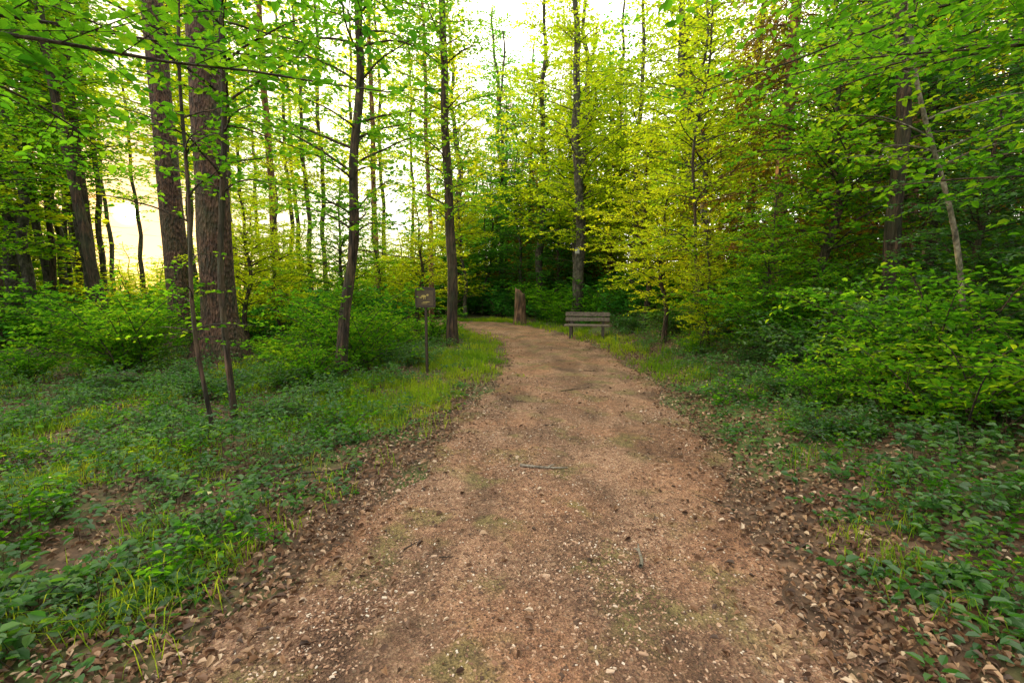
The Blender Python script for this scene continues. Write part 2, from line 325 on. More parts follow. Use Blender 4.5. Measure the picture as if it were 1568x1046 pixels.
hero('beech_tree',2.75,19.6,[(0,0,0),(.1,0,3),(-.1,0,7),(-.35,0,15)],7,r0=.26,r1=.08,z0=3.2,nl=90,Lmax=3.4,mats=[BG,LY],leafL=.12,step=.055,tstep=.17,dead=4,wob=.06)
PN=dict(Lmax=2.8,leafL=.15,step=.07,tstep=.2)
hero('pine_tree',-14.2,16,[(0,0,0),(-.3,0,3),(-.9,0,7),(-1.2,0,12),(-1.2,0,17)],8,r0=.18,r1=.08,z0=5.2,nl=64,mats=[BK,LG],dead=12,wob=.03,**PN)
hero('pine_tree',-16.4,18,st(19,-.3),9,r0=.17,r1=.08,z0=5.5,nl=60,mats=[BK,LG],dead=12,wob=.02,**PN)
hero('oak_tree',-14.9,13.2,[(0,0,0),(-.15,0,2),(-.3,0,4),(-.1,0,8)],10,r0=.10,r1=.03,z0=2.6,nl=50,Lmax=2.2,up=.9,mats=[BK,LG],leafL=.10,dead=5,wob=.08)
hero('pine_tree',-12.6,17.4,st(20,.2),11,r0=.22,r1=.1,z0=6.0,nl=64,mats=[BO,LY],dead=8,wob=.02,**PN)
hero('pine_tree',-10.4,20.5,st(19,-.2),12,r0=.17,r1=.08,z0=6.5,nl=50,mats=[BO,LY],dead=8,wob=.02,**PN)
hero('pine_tree',-6.7,22.6,st(19,.1),13,r0=.15,r1=.07,z0=6.5,nl=50,mats=[BO,LY],dead=6,wob=.02,**PN)
hero('pine_tree',-3.6,20.5,st(17,-.2),131,r0=.12,r1=.05,z0=6,nl=48,mats=[BO,LY],dead=6,wob=.03,**PN)
hero('pine_tree',-22.5,24,st(20,-.2),14,r0=.2,r1=.09,z0=6,nl=60,mats=[BK,LG],dead=8,wob=.02,**PN)
hero('pine_tree',-19.0,19.0,st(18,.4),15,r0=.12,r1=.05,z0=5,nl=60,mats=[BK,LG],dead=8,wob=.04,**PN)
hero('pine_tree',-17.0,15.2,st(17,.2),16,r0=.10,r1=.05,z0=4,nl=60,mats=[BK,LG],dead=8,wob=.04,**PN)
# right side
hero('beech_tree',5.2,20,st(14,.2),17,r0=.14,r1=.05,z0=3.0,nl=80,Lmax=3.2,mats=[BG,LY],leafL=.12,step=.055,tstep=.17,wob=.05)
hero('beech_tree',6.5,17,[(0,0,0),(-.1,0,4),(-.5,0,9),(-.9,0,15)],18,r0=.21,r1=.07,z0=3.4,nl=90,Lmax=3.6,mats=[BG,LY],leafL=.12,step=.055,tstep=.17,wob=.08)
hero('pine_tree',8.8,10.4,st(14,.1),19,r0=.17,r1=.07,z0=4.5,nl=50,Lmax=3,mats=[BO,LY],leafL=.11,dead=5,wob=.02)
SPR=dict(spruce=True,leafL=.13,step=.034,leafW=.26,twig=.8,tstep=.12)
hero('spruce_tree',6.2,10.8,st(15,.1),20,r0=.18,r1=.03,z0=1.8,nl=110,Lmax=2.4,up=-.05,mats=[BO,LS],wob=.02,**SPR)
hero('beech_tree',5.35,5.2,[(0,0,0),(-.4,0,1.5),(-.95,.1,3.4),(-1.4,.2,6.0)],21,r0=.032,r1=.012,z0=2.4,nl=30,Lmax=1.5,mats=[BL,LG],leafL=.078,two=True,wob=.03,flare=.2)
hero('beech_tree',4.3,9.8,[(0,0,0),(-.3,0,2.2),(-.5,0,4),(-.2,0,7.5)],22,r0=.04,r1=.015,z0=1.3,nl=54,Lmax=1.8,mats=[BK,LY],leafL=.09,wob=.05,flare=.2)
hero('beech_tree',6.0,7.4,[(0,0,0),(.1,0,3),(-.2,0,6),(-.1,0,11)],25,r0=.12,r1=.04,z0=3.2,nl=50,Lmax=2.4,mats=[BK,LG],leafL=.09,wob=.05,dead=4)
# trees just outside the frame with branches reaching over the path
hero('beech_tree',-3.6,2.0,st(9,.2),23,r0=.08,r1=.03,z0=3.9,nl=16,Lmax=2.0,azr=(1.4,4.8),mats=[BK,LG],leafL=.078,two=True,
     extra=[(2.75,.40,3.0,.16),(3.1,.1,2.9,.2),(2.9,.95,2.4,.2),(3.2,.6,3.0,.2),(2.8,1.25,1.8,.3),(3.3,.75,3.4,.15)])
hero('beech_tree',4.6,2.6,st(9,-.2),24,r0=.09,r1=.03,z0=3.6,nl=16,Lmax=2.0,azr=(-1.2,1.6),mats=[BK,LG],leafL=.078,two=True,
     extra=[(2.5,2.2,3.2,.25),(2.2,1.95,2.8,.35),(2.7,2.5,3.6,.2),(2.0,1.6,2.6,.2),(1.6,1.9,2.2,.3),(2.9,2.75,3.2,.12),(2.4,1.3,3.0,.2),(2.8,1.75,3.4,.2),(3.0,2.3,3.8,.2),(3.1,2.0,3.6,.2),(3.2,2.6,4.0,.15),(2.6,2.85,3.6,.22)])
# variants
yb={}
def ybm(k,c):
    if (k,c) not in yb:
        H=[8.5,10,7,9.5,11.5][k]
        ex=[v for kk,v in yb.items() if kk[0]==k]
        if ex:
            me=ex[0].copy();me.materials[1]=[LG,LY,LC,LD][c]
        else: me=grow(100+k,st(H,.3*(k-2)),.07+.012*H*.5,.015,1.0+.2*k,int(58+H*3),2.7,mats=[BG if k%2 else BK,[LG,LY,LC,LD][c]],leafL=.105,wob=.12,name='beech')
        yb[(k,c)]=me
    return yb[(k,c)]
sp=[grow(150+k,st([13,16][k]),.17,.02,1.0,110,2.9,up=-.05,mats=[BK,LS],wob=.02,name='spruce',spruce=True,leafL=.17,step=.045,leafW=.28,twig=.9,tstep=.14) for k in range(2)]
bt=[grow(160+k,[(0,0,0),(.3*k,.1,4),(-.3,.2,9),(.3,0,[18,21,16][k])],.24,.06,[4,5,3][k],90,4.2,mats=[BG,[LY,LG,LY][k]],leafL=.20,step=.08,twig=1.1,tstep=.22,wob=.12,name='bigbeech') for k in range(3)]
def putb(x,y,k,c,s=1.): obj('beech_tree',ybm(k,c),(x,y,gz(x,y)-.1),R.uniform(0,6.28),s)
for x,y,k,c,s in [(5.6,8.4,2,0,.9),(7.6,8.6,0,3,1),(5.2,13,1,1,1),(9.8,8.2,3,3,1),(10.5,11.5,4,1,1),(8.6,15,1,1,1),(4.6,15.6,2,1,.95),(5.0,24,4,1,1),(7.6,20,3,1,1),
    (7.6,5.4,2,3,.75),(11.5,15,4,1,1),(13,10,4,0,1),(2.3,25,0,2,1),(.3,27,3,2,1),(3.8,30,4,2,1),(-1.5,29,1,2,.9),
    (-4.6,12.6,2,0,.7),(-7.4,14.6,0,1,.7),(-3.6,17.4,2,1,.75),(-5.4,19,0,1,.7),(-13.9,10.6,3,0,.8),(-9.4,17,2,1,.8),(-16.5,12.6,0,0,.9),(-2.6,25.5,1,1,.9),(-8,29,2,1,.9),(-12.5,27,2,1,.8),(-15.5,9.5,4,0,.9),(-19,14,1,0,.9),
    (-7.6,13.0,2,1,.7),(6.9,24,0,1,1.1),(9.2,6.6,0,3,.9),
    (4.5,8.0,2,0,.45),(3.9,11.6,2,1,.6),(6.0,5.9,2,3,.5),(6.6,4.3,0,3,.38),(3.9,9.3,0,1,.35),(7.4,3.9,2,0,.5)]:
    putb(x,y,k,c,s)
for x,y,k in [(10.2,13.2,0),(9.2,18,1),(3.4,27.5,1),(1.2,31,0),(-.4,33,1),(12.5,18,1),(6.4,27,0),(14,13.5,1)]:
    obj('spruce_tree',sp[k],(x,y,gz(x,y)-.1),R.uniform(0,6.28))
for x,y,k in [(1.6,25.5,0),(4.6,27.5,2),(-3.4,28,0),(-1,34,1),(8.5,23,0),(3.6,23,2)]:
    obj('beech_tree',bt[k],(x,y,gz(x,y)-.1),R.uniform(0,6.28))
# ------------------------------------------------------------------ distant forest: one merged mesh
fb=[grow(300+k,st([18,21,16][k],.3),.24,.06,[4,5,3][k],60,4.4,leafL=.30,step=.15,twig=1.2,tstep=.3,wob=.12,raw=True,twigs=False,side=6,leafW=.7) for k in range(3)]
fs=grow(310,st(17),.2,.03,1.5,70,3.0,up=-.05,leafL=.34,step=.11,leafW=.3,twig=1.0,tstep=.26,spruce=True,raw=True,twigs=False,side=6)
fy=[grow(320+k,st([8,10][k],.3),.10,.02,.8,46,2.9,leafL=.24,step=.10,tstep=.22,wob=.12,raw=True,twigs=False,side=6,leafW=.7) for k in range(2)]
fp=[grow(340+k,st(19,.3-.4*k),.17-.03*k,.06,7.0,58,3.0,leafL=.22,step=.10,tstep=.22,wob=.07,raw=True,twigs=False,side=7,leafW=.7,dead=10) for k in range(2)]
DF=MB();cnt=0
def lm(deg): return 4 if -9<deg<14 else int(R.choice([1,2]))
while cnt<130:
    az=math.radians(R.uniform(-64,64));d=R.uniform(25,64);x=d*math.sin(az);y=d*math.cos(az)
    deg=math.degrees(az)
    if y<8 or pdist([x],[y])[0]<2.5: continue
    if -37<deg<-7 and (d>44 or R.random()>.26): continue
    if abs(deg+39.5)<(110/d+1.0): continue
    if d<30 and -6<deg<10: continue
    cnt+=1;r=R.random();da=R.uniform(0,.2)
    if -37<deg<-7: DF.merge(fy[int(R.integers(0,2))],(x,y,gz(x,y)-.1),R.uniform(0,6.28),R.uniform(.7,1.2),lm(deg),0,da)
    elif r<.55: DF.merge(fb[int(R.integers(0,3))],(x,y,gz(x,y)-.1),R.uniform(0,6.28),R.uniform(.8,1.1),lm(deg),0,da)
    elif r<.72: DF.merge(fs,(x,y,gz(x,y)-.1),R.uniform(0,6.28),R.uniform(.9,1.3),3,0,da)
    else: DF.merge(fy[int(R.integers(0,2))],(x,y,gz(x,y)-.1),R.uniform(0,6.28),R.uniform(.9,1.4),lm(deg),0,da)
# tall bare-stemmed pines along the sunny edge
for dg,d in [(-45.5,27),(-43.8,33),(-42.8,25),(-41.5,30),(-41.0,44),(-38.5,42),(-37.6,33),(-36.6,26),(-34.4,36),(-32.2,28),(-30,34),(-27.5,30),(-24.5,38),(-22,31),(-19,36),(-15.5,33),(-47.5,35),(-49.5,28),(-52,33),(-55,27),(-12,38),(-46.4,40),(-44.7,30),(-33.3,42),(-31,24),(-28.8,40),(-25.8,27),(-50.7,40)]:
    a_=math.radians(dg);x=d*math.sin(a_);y=d*math.cos(a_)
    if pdist([x],[y])[0]<1.9: y+=3
    DF.merge(fp[int(R.integers(0,2))],(x,y,gz(x,y)-.1),R.uniform(0,6.28),R.uniform(.95,1.15),int(R.choice([1,2])),0,R.uniform(0,.2))
j=0
while j<215:
    az=math.radians(R.uniform(-66,12));d=R.uniform(26,60);x=d*math.sin(az);y=d*math.cos(az);deg=math.degrees(az)
    if pdist([x],[y])[0]<2.5: continue
    j+=1
    zs_=R.uniform(.45,.75) if deg>-35 else R.uniform(.6,1.15)
    if abs(deg+39.5)<150/d+1: zs_=(.080*d+2.0)/9.5*R.uniform(.75,1.0)
    w_=R.uniform(.75,1.05)
    DF.merge(fy[int(R.integers(0,2))],(x,y,gz(x,y)-.4),R.uniform(0,6.28),(w_,w_,zs_),lm(deg),0,R.uniform(0,.2))
obj('distant_forest',DF.mesh('distant_forest',[BG,LG,LY,LS,LC]))
# ------------------------------------------------------------------ shrubs
def shrub(seed,H,Rr,mats,leafL=.07,n=14,ts=.085,c=9,raw=False):
    rg=np.random.default_rng(seed);b=MB();TA=[];TE=[]
    for k in range(n):
        az=rg.uniform(0,6.28);L=H*rg.uniform(.6,1.1);el=rg.uniform(.7,1.4)
        t_=np.linspace(0,1,6);els=el*(1-.75*t_)
        d=np.stack([np.cos(az)*np.cos(els),np.sin(az)*np.cos(els),np.sin(els)],1)
        p=np.array([rg.normal(0,.12),rg.normal(0,.12),-.05])+np.r_[np.zeros((1,3)),np.cumsum(d[:-1]*L/5,axis=0)]
        tube(b,p,.008*(1-.7*t_)*H**.5,4,0)
        m=int(L/ts);u=rg.uniform(.15,1,m);A=np.stack([np.interp(u,t_,p[:,c_]) for c_ in range(3)],1)
        D=nrm(np.c_[rg.normal(0,1,(m,2)),rg.normal(.15,.25,m)]);TA.append(A);TE.append(A+D*rg.uniform(.15,.45,(m,1))*Rr)
    A=np.concatenate(TA);E=np.concatenate(TE)
    if not raw: segs(b,A,E,.003,.001,0)
    idx=np.repeat(np.arange(len(A)),c);o=np.tile(np.arange(c),len(A));fr=(o+1)/c
    D=(E-A)[idx];S=nrm(np.cross(D,[0,0,1.]));nn=len(idx)
    P=A[idx]+D*fr[:,None]+rg.normal(0,.01,(nn,3))
    leaves(b,P,nrm(D)*.6+S*np.where(o%2==0,1,-1)[:,None]*.8+rg.normal(0,.25,(nn,3)),np.array([0,0,1.])+rg.normal(0,.4,(nn,3)),leafL*rg.uniform(.6,1.2,nn),.62,1,np.clip(.5*rg.random(len(A))[idx]+.5*rg.random(nn),0,1),two=not raw,rg=rg)
    return b if raw else b.mesh('shrub',mats)
shr=[shrub(200,1.0,1.0,[BK,LD],.065,16),shrub(201,1.4,1.1,[BK,LD],.07,18),shrub(202,.7,.9,[BK,LD],.06,14),shrub(203,2.2,1.4,[BK,LG],.08,22),shrub(204,1.2,1.0,[BK,LG],.07,16),shrub(205,1.8,1.2,[BK,LY],.075,18)]
seed_=[shrub(230+k,.42,.38,[BK,[LG,LD,LG,LD][k]],.05,5,.05,5) for k in range(4)]
shf=[shrub(220+k,1.8,1.3,None,.13,16,.14,5,True) for k in range(3)]
UF=MB()
nS=0;tries=0;pts=[]
while nS<410 and tries<15000:
    tries+=1
    y=R.uniform(2.0,32);x=R.uniform(-1.25*y-3,1.25*y+3)
    dp=pdist([x],[y])[0]
    right=x>1
    near=math.hypot(x,y)
    if dp<(2.25 if right else 2.6): continue
    if x<0 and y<8.0: continue
    if -14<x<-4.2 and 4<y<12.5 and R.random()<.88: continue
    if x<-3 and R.random()<.3: continue
    if right and y<2.6 and dp<3.0: continue
    if abs(x/y+.19)<.13 and y<9.8: continue
    if right and 12<y<15.5 and x<3.6: continue
    if any((x-a)**2+(y-c)**2<(.3 if right else .55) for a,c in pts): continue
    pts.append((x,y));nS+=1
    if right: k=int(R.choice([0,1,2,3,4,5],p=[.24,.35,.05,.20,.12,.04]))
    else: k=int(R.choice([0,2,4,5,3],p=[.28,.28,.28,.05,.11]))
    if dp<3.5: k=int(R.choice([0,2,4],p=[.4,.4,.2]))
    s=R.uniform(.75,1.2)*(.6 if dp<3.1 else 1)
    if near>17: UF.merge(shf[nS%3],(x,y,gz(x,y)),R.uniform(0,6.28),s*(1.3 if dp>3.5 else .6),int(R.choice([1,2])),0,R.uniform(0,.2))
    else: obj('shrub',shr[k],(x,y,gz(x,y)),R.uniform(0,6.28),s)
obj('distant_undergrowth',UF.mesh('undergrowth',[BK,LC,LG]))
for x,y,k,s in [(-3.9,7.6,0,.7),(-4.6,6.9,2,.9),(-2.9,7.0,2,.7),(-5.6,7.7,0,.6),(-4.3,8.6,4,.7),(-3.0,5.9,2,.6),(-4.4,5.4,2,.6),(-6.2,8.6,2,.8)]:
    obj('shrub',shr[k],(x,y,gz(x,y)),R.uniform(0,6.28),s)
for j in range(84):
    if j<62: y=R.uniform(1.8,8.5);x=-1.75-R.uniform(0,1)*y*.9
    else: y=R.uniform(1.8,7);x=2.3+R.uniform(0,1)*y*.5
    if pdist([x],[y])[0]<1.75: continue
    obj('seedling',seed_[j%4],(x,y,gz(x,y)),R.uniform(0,6.28),R.uniform(.6,1.15))
# ------------------------------------------------------------------ ground cover
def scatter(n,y0,y1,fn,pw=1.0,xm=1.3):
    out=[]
    tot=0
    while tot<n:
        m=n*2;y=y0+(y1-y0)*R.random(m)**pw;x=R.uniform(-1,1,m)*(xm*np.abs(y)+2.0)
        keep=R.random(m)<np.clip((xm*np.abs(y)+2.0)/(xm*y1+2),0.05,1)**.5
        x=x[keep];y=y[keep];p=fn(x,y,pdist(x,y));k=R.random(len(x))<p;out.append(np.c_[x[k],y[k]]);tot+=k.sum()
    return np.concatenate(out)[:n]
def clump(x,y,f=1.,ph=0.): return .5+.5*np.sin(x*1.9*f+ph+2*np.sin(y*.8*f+ph))*np.cos(y*1.6*f-ph+1.4*np.sin(x*1.1*f))
def fcover(x,y,d):
    c1=clump(x,y)*.4+clump(x,y,2.3,1.)*.35+clump(x,y,4.7,2.)*.25
    p=ss(1.40,2.3,d)*(.14+.86*ss(.38,.62,c1))*np.where(x>0,1.,.75)
    return p
b=MB();Q=scatter(16000,1.0,15,fcover,1.5);n=len(Q);z=hgt(Q[:,0],Q[:,1])
dq=pdist(Q[:,0],Q[:,1])
hh=R.uniform(.03,.20,n)*(.4+ss(1.6,3.4,dq)*1.3)*(.4+1.2*clump(Q[:,0],Q[:,1],1.7,2.))
base=np.c_[Q,z];top=base+np.c_[R.normal(0,.04,(n,2)),hh]
segs(b,base,top,.0022,.0012,0)
c=8;idx=np.repeat(np.arange(n),c);o=np.tile(np.arange(c),n);fr=1-.55*(o//4)*R.random(n*c)
an=o*2.4+R.random(n)[idx]*6.28;out=np.c_[np.cos(an),np.sin(an),R.normal(.05,.25,n*c)]
P=base[idx]+(top-base)[idx]*fr[:,None]+out*R.uniform(.005,.05,(n*c,1))
leaves(b,P,out,np.array([0,0,1.])+R.normal(0,.4,(n*c,3)),R.uniform(.025,.062,n*c)*R.uniform(.55,1.4,n)[idx],.62,1,np.clip(.7*R.random(n)[idx]+.3*R.random(n*c),0,1),two=True)
obj('ground_cover_plants',b.mesh('cover',[BK,LD]))
# grass
def fgrass(x,y,d):
    p=ss(1.45,2.1,d)*np.where(x<0,.05+.95*ss(.45,.65,clump(x,y,.6,2.)*.7+clump(x,y,2.1,0.)*.3),.03+.2*ss(.7,.9,clump(x,y,.8,1.)))
    edge=(y>7.5)*np.exp(-((d-1.85)/.40)**2)
    return np.clip(p+edge*.6,0,1)
b=MB();Q=scatter(8500,1.0,24,fgrass,1.25);n=len(Q);c=18;idx=np.repeat(np.arange(n),c);m=n*c
root=np.c_[Q[idx]+R.normal(0,.07,(m,2)),np.zeros(m)];root[:,2]=hgt(root[:,0],root[:,1])-.01
an=R.uniform(0,6.28,m);ln_=R.uniform(.06,.24,m)*R.uniform(.5,1.3,n)[idx];lean=R.uniform(.2,1.0,m)
d=np.c_[np.cos(an),np.sin(an)];s_=np.c_[-np.sin(an),np.cos(an),np.zeros(m)]*(.0014+.0004*np.hypot(root[:,0],root[:,1]))[:,None]
mid=root+np.c_[d*(lean*ln_*.35)[:,None],ln_*.6];tip=root+np.c_[d*(lean*ln_)[:,None],ln_*(1-.45*lean)]
V=np.stack([root-s_,root+s_,mid-s_*.8,mid+s_*.8,tip-s_*.1,tip+s_*.1],1)
F=np.arange(m)[:,None,None]*6+np.array([[0,1,3,2],[2,3,5,4]])[None]
gcol=.6*clump(Q[:,0],Q[:,1],.9,4.)+.3*R.random(n)
b.add(V,F,0,np.repeat(np.clip(gcol[idx]+R.random(m)*.3,0,1),2));obj('grass',b.mesh('grass',[LGR],()))
# leaf litter
def flit(x,y,d):
    p=.9*np.exp(-((d-1.68)/.40)**2)+.42*ss(1.5,2.2,d)+.035*(d<1.4)
    return np.clip(p,0,1)
b=MB();Q=scatter(85000,.9,16,flit,1.5);n=len(Q);P=np.c_[Q,hgt(Q[:,0],Q[:,1])+R.uniform(.004,.03,n)+np.where(pdist(Q[:,0],Q[:,1])<1.4,.015,0)]
an=R.uniform(0,6.28,n);D=np.c_[np.cos(an),np.sin(an),R.normal(0,.3,n)]
leaves(b,P,D,np.array([0,0,1.])+R.normal(0,.45,(n,3)),R.uniform(.022,.055,n),.58,0,R.random(n)**1.2,fold=.4,two=True,droopk=.3)
obj('leaf_litter',b.mesh('litter',[LIT],()))
# gravel and wood chips
GR=flat('gravel_chips',[(0,(.06,.03,.018)),(.35,(.21,.105,.063)),(.65,(.35,.205,.13)),(.9,(.46,.32,.23)),(1,(.60,.52,.44))],.8,attr=True)
b=MB();Q=scatter(42000,.9,8,lambda x,y,d:(d<1.55)*(.2+.8*clump(x,y,1.5,.5)**2),1.5,.9);n=len(Q)
sz=R.uniform(.0016,.0048,n)*np.where(R.random(n)<.03,2.,1);asp=R.uniform(1,2.6,n)
cube=np.array([[-1,-1,-.6],[1,-1,-.6],[1,1,-.6],[-1,1,-.6],[-.7,-.7,.6],[.7,-.7,.6],[.7,.7,.6],[-.7,.7,.6]])
V=cube[None]*(1+R.normal(0,.2,(n,8,3)))*np.stack([sz*asp,sz,sz*.7],1)[:,None];an=R.uniform(0,6.28,n);ca,sa=np.cos(an)[:,None],np.sin(an)[:,None]
V=np.stack([V[...,0]*ca-V[...,1]*sa,V[...,0]*sa+V[...,1]*ca,V[...,2]],-1)
u=pdist(Q[:,0],Q[:,1])/1.41
V+=np.c_[Q,hgt(Q[:,0],Q[:,1])+.012+.02*(1-u**2)-.015*np.exp(-((u-.5)/.15)**2)+.002][:,None]
F=np.arange(n)[:,None,None]*8+np.array([[4,5,6,7],[0,1,5,4],[1,2,6,5],[2,3,7,6],[3,0,4,7]])[None]
b.add(V,F,0,np.repeat(R.random(n)**1.7,5));obj('gravel',b.mesh('gravel',[GR],()))
# twigs/sticks on the path
def stick(x,y,az,L,r,mat=BK,kink=.04):
    b=MB();t_=np.linspace(0,1,8)-.5;rg=np.random.default_rng(int(abs(x*1000)+y*77))
    k=np.cumsum(rg.normal(0,kink*L*.5,8))
    px=x+np.cos(az)*t_*L-np.sin(az)*k;py=y+np.sin(az)*t_*L+np.cos(az)*k
    p=np.c_[px-x,py-y,hgt(px,py)+.03+r];tube(b,p,r*(1.1-.7*(t_+.5)),6)
    e=p[4]+np.array([math.cos(az+.7),math.sin(az+.7),.05])*L*.22
    tube(b,np.array([p[4],(p[4]+e)/2+[0,0,.01],e]),[r*.6,r*.5,r*.2],5)
    obj('fallen_twig',b.mesh('twig',[mat]),(x,y,0))
stick(.75,2.52,1.35,.23,.011,WD);stick(.28,3.85,-.1,.42,.013,WD);stick(-.62,2.62,.9,.10,.006);stick(-.38,2.5,.1,.09,.005)
stick(-2.2,3.75,.12,1.7,.018,BK,.02);stick(.9,6.9,.5,.35,.008);stick(.1,6.2,-.5,.22,.007);stick(-.1,9.0,.1,.3,.01);stick(1.5,8.5,-.4,.3,.01);stick(.45,5.1,.1,.15,.006);stick(1.5,3.2,2.2,.3,.006);stick(-1.5,2.2,2.5,.4,.007)
# ------------------------------------------------------------------ sign, bench, stump
def box(b,c,s,m=0,rot=0,tilt=0,bev=.004,a=.5):
    x,y,z=[v/2 for v in s];k=bev
    V=[]
    for sz in (-1,1):
        for (ax,ay) in ((-1,-1),(1,-1),(1,1),(-1,1)): V.append((ax*(x-k),ay*(y-k),sz*z))
    for sz in (-1,1):
        for (ax,ay) in ((-1,-1),(1,-1),(1,1),(-1,1)): V.append((ax*x,ay*y,sz*(z-k)))
    V=np.array(V);F=[[3,2,1,0],[4,5,6,7]]
    for i_ in range(4):
        j=(i_+1)%4;F+= [[8+i_,8+j,12+j,12+i_],[i_,j,8+j,8+i_],[12+i_,12+j,4+j,4+i_]]
    ct,st_=math.cos(tilt),math.sin(tilt);V=np.c_[V[:,0],V[:,1]*ct-V[:,2]*st_,V[:,1]*st_+V[:,2]*ct]
    cr,sr=math.cos(rot),math.sin(rot);V=np.c_[V[:,0]*cr-V[:,1]*sr,V[:,0]*sr+V[:,1]*cr,V[:,2]]
    b.add(V+np.array(c),F,m,a)
def empty(name,loc,rot=0):
    e=bpy.data.objects.new(name,None);e.location=loc;e.rotation_euler=(0,0,rot);sc.collection.objects.link(e);return e
SD=flat('sign_wood_dark',(.035,.02,.012),.6,30);SY=flat('sign_paint_ochre',(.40,.30,.08),.6,15);SB=flat('sign_panel',(.07,.045,.022),.6,12)
e=empty('trail_sign',(-1.68,8.86,gz(-1.68,8.86)),.05)
b=MB();tube(b,[(0,.03,-.2),(0,.03,.6),(0.003,.03,1.32)],[.032,.030,.029],10);obj('post',b.mesh('post',[SD]),parent=e)
def slab(b,pts,y0,y1,m=0):
    n=len(pts);V=[(x,y0,z) for x,z in pts]+[(x,y1,z) for x,z in pts];F=[]
    for i_ in range(n//2-1): F+=[[i_,i_+1,n-2-i_,n-1-i_],[n+n-1-i_,n+n-2-i_,n+i_+1,n+i_]]
    for i_ in range(n): F.append([(i_+1)%n,i_,n+i_,n+(i_+1)%n])
    b.add(V,F,m)
def outline(w,h,zc,dome=.02,rc=.035):
    right=[];
    hs=h/2
    for a_ in np.linspace(-90,0,5): right.append((w/2-rc+rc*math.cos(math.radians(a_)),zc-hs+rc+rc*math.sin(math.radians(a_))))
    for a_ in np.linspace(0,80,5): right.append((w/2-rc+rc*math.cos(math.radians(a_)),zc+hs-rc+rc*math.sin(math.radians(a_))))
    right.append((w*.25,zc+hs+dome*.7));right.append((.004,zc+hs+dome))
    return right+[(-x,z) for x,z in right[::-1]]
b=MB();slab(b,outline(.39,.38,1.47),-.012,.012);obj('board',b.mesh('board',[SD],()),parent=e)
b=MB();slab(b,outline(.31,.29,1.465,.015,.02),-.018,-.0122);obj('panel',b.mesh('panel',[SB],()),parent=e)
b=MB()
for cx,cz,w,h in [(-.03,1.50,.10,.045),(.045,1.525,.045,.04),(-.085,1.475,.05,.03),(-.03,1.46,.012,.04),(.0,1.46,.012,.04),(.02,1.39,.15,.018),(-.02,1.365,.12,.012)]:
    slab(b,[(cx+w/2*math.cos(a_),cz+h/2*math.sin(a_)) for a_ in np.linspace(-math.pi/2,math.pi*1.5,12,endpoint=False)],-.021,-.0185)
obj('emblem',b.mesh('emblem',[SY],()),parent=e)
e=empty('park_bench',(2.4,14.5,gz(2.4,14.5)),math.radians(-12))
def part(n,mat,*bx):
    b=MB()
    for q_ in bx: box(b,*q_)
    obj(n,b.mesh(n,[mat],()),parent=e)
WD2=flat('bench_planks',(.12,.095,.072),.8,18,.5);CN=flat('bench_support',(.06,.048,.038),.85,25)
part('seat',WD2,((0,-.02,.43),(1.4,.12,.04)),((0,-.16,.43),(1.4,.12,.04)),((0,-.30,.425),(1.4,.12,.04)))
part('backrest',WD2,((0,.125,.60),(1.4,.035,.12),0,0,-.2),((0,.155,.76),(1.4,.035,.13),0,0,-.2))
for i_,sx in enumerate((-.5,.5)):
    part('leg_%d'%(i_+1),CN,((sx,-.26,.20),(.09,.10,.40)),((sx,.06,.20),(.09,.10,.40)),((sx,-.1,.385),(.085,.40,.04)),((sx,.165,.58),(.07,.04,.52),0,0,-.2))
# stump
b=MB();k=18;lev=[-.2,0,.12,.4,.7,1.0,1.2,1.35,1.5];an=np.arange(k)*2*math.pi/k;V=[]
for li,z_ in enumerate(lev):
    r_=.27*(1+.35*math.exp(-max(z_,0)/.15))*(1+.07*np.sin(an*3+1)+.05*np.sin(an*7))*(1-.10*z_)
    if z_>1.1: r_=r_*np.array([1-.25*(z_-1.1)]*k)
    zz_=z_+ (0.16*np.cos(an-2.8)+.03*np.sin(an*5))*ss(.9,1.5,z_)
    V.append(np.c_[np.cos(an)*r_,np.sin(an)*r_*.85,zz_])
c_=V[-1].mean(0);V.append(V[-1]*.55+c_*.45+[0,0,-.05]);V.append(V[-1]*.1+c_*.9-[0,0,.1])
V=np.array(V);i_=np.arange(len(V)-1)[:,None]*k;j=np.arange(k)[None];b.add(V,np.stack([i_+j,i_+(j+1)%k,i_+k+(j+1)%k,i_+k+j],-1))
BS=barkmat('stump_wood',(.04,.021,.012),(.12,.062,.035),(.24,.135,.08),.3,8)
obj('tree_stump',b.mesh('stump',[BS]),(.35,20.2,gz(.35,20.2)-.05),0)
# mossy low stumps on the left
b=MB();V=[]
for z_,f in ((-.1,1.5),(.02,1.3),(.15,1.05),(.26,.95),(.30,.6),(.31,.05)):
    r_=.26*f*(1+.08*np.sin(an*3)+.06*np.sin(an*5+1));V.append(np.c_[np.cos(an)*r_*1.3,np.sin(an)*r_,z_+.03*np.sin(an*4)])
V=np.array(V);i_=np.arange(len(V)-1)[:,None]*k;b.add(V,np.stack([i_+j,i_+(j+1)%k,i_+k+(j+1)%k,i_+k+j],-1))
MS=flat('moss',(.05,.06,.02),.95,14,.6);obj('mossy_stump',b.mesh('mstump',[MS]),(-7.4,8.4,gz(-7.4,8.4)))
obj('mossy_stump',b.mesh('mstump2',[MS]),(-13.2,12.0,gz(-13.2,12.0)),1,1.3)
# nest box on the distant tree
e=empty('nest_box',(2.72,19.30,gz(2.75,19.6)+3.15))
part('box',flat('box_grey',(.4,.4,.38),.7),((0,0,0),(.16,.14,.24)));part('roof',SD,((0,-.02,.135),(.2,.2,.025)))
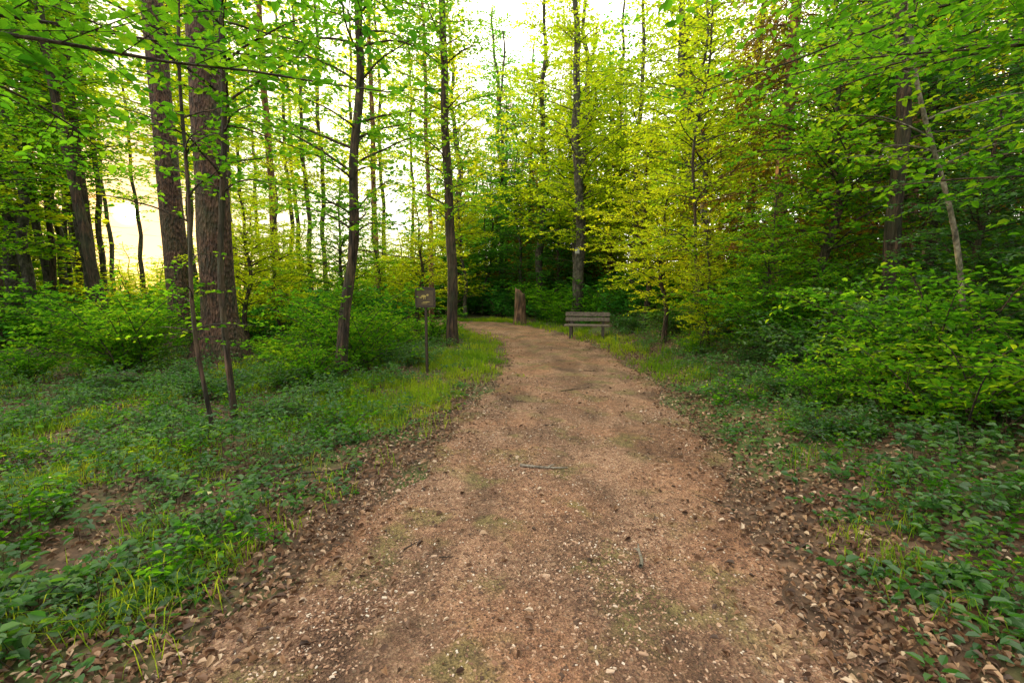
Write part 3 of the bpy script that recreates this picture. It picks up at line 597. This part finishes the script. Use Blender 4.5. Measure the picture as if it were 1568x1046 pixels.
# ------------------------------------------------------------------ light
EL=math.radians(7.0);AZ=math.radians(-39.5)
sd=Vector((math.sin(AZ)*math.cos(EL),math.cos(AZ)*math.cos(EL),math.sin(EL)))
L=bpy.data.lights.new('sun','SUN');L.energy=5;L.angle=math.radians(.5);L.color=(1,.76,.42)
lo=bpy.data.objects.new('sun',L);lo.rotation_euler=(-sd).to_track_quat('-Z','Y').to_euler();sc.collection.objects.link(lo)
w=bpy.data.worlds.new('World');sc.world=w;w.use_nodes=True;nt=w.node_tree;nd=nt.nodes;ln=nt.links
for x_ in list(nd): nd.remove(x_)
sky=N_(nd,'ShaderNodeTexSky',sky_type='NISHITA');sky.sun_disc=False;sky.sun_elevation=EL;sky.sun_rotation=AZ;sky.air_density=1.0;sky.dust_density=.3
b1=N_(nd,'ShaderNodeBackground');b1.inputs[1].default_value=.05;ln.new(sky.outputs[0],b1.inputs[0])
tc=N_(nd,'ShaderNodeTexCoord');dt=N_(nd,'ShaderNodeVectorMath',operation='DOT_PRODUCT');dt.inputs[1].default_value=sd
nv=N_(nd,'ShaderNodeVectorMath',operation='NORMALIZE');ln.new(tc.outputs['Generated'],nv.inputs[0]);ln.new(nv.outputs[0],dt.inputs[0])
# hazy sky: bright milky white overhead, golden around the low sun
c=lambda a:(math.cos(math.radians(a))+1)/2
mr=N_(nd,'ShaderNodeMapRange');mr.inputs[1].default_value=-1;mr.inputs[2].default_value=1;ln.new(dt.outputs['Value'],mr.inputs[0])
hz=ramp(nd,[(0,(.25,.25,.235)),(c(110),(.30,.295,.27)),(c(60),(.67,.64,.54)),(c(28),(.50,.465,.36)),(c(10),(.26,.225,.155)),(c(4.5),(.19,.125,.055)),(c(1.8),(.30,.17,.06))])
ln.new(mr.outputs[0],hz.inputs[0])
b2=N_(nd,'ShaderNodeBackground');b2.inputs[1].default_value=5.9;ln.new(hz.outputs[0],b2.inputs[0])
a_=N_(nd,'ShaderNodeAddShader');ln.new(b1.outputs[0],a_.inputs[0]);ln.new(b2.outputs[0],a_.inputs[1])
mx0=N_(nd,'ShaderNodeMath',operation='MAXIMUM');mx0.inputs[1].default_value=0;ln.new(dt.outputs['Value'],mx0.inputs[0])
pw=N_(nd,'ShaderNodeMath',operation='POWER');pw.inputs[1].default_value=40000;ln.new(mx0.outputs[0],pw.inputs[0])
ml=N_(nd,'ShaderNodeMath',operation='MULTIPLY');ml.inputs[1].default_value=400;ln.new(pw.outputs[0],ml.inputs[0])
b3=N_(nd,'ShaderNodeBackground');b3.inputs[0].default_value=(1,.90,.72,1);ln.new(ml.outputs[0],b3.inputs[1])
a2=N_(nd,'ShaderNodeAddShader');ln.new(a_.outputs[0],a2.inputs[0]);ln.new(b3.outputs[0],a2.inputs[1])
ow=N_(nd,'ShaderNodeOutputWorld');ln.new(a2.outputs[0],ow.inputs[0])
# ------------------------------------------------------------------ camera
cd=bpy.data.cameras.new('camera');cd.lens=16;cd.sensor_width=36;cd.clip_end=1500;cd.clip_start=.05
co=bpy.data.objects.new('camera',cd);co.location=(0,0,1.6);co.rotation_euler=(math.radians(90-6.7),0,0);sc.collection.objects.link(co);sc.camera=co
sc.view_settings.view_transform='Standard';sc.view_settings.look='None';sc.view_settings.exposure=0
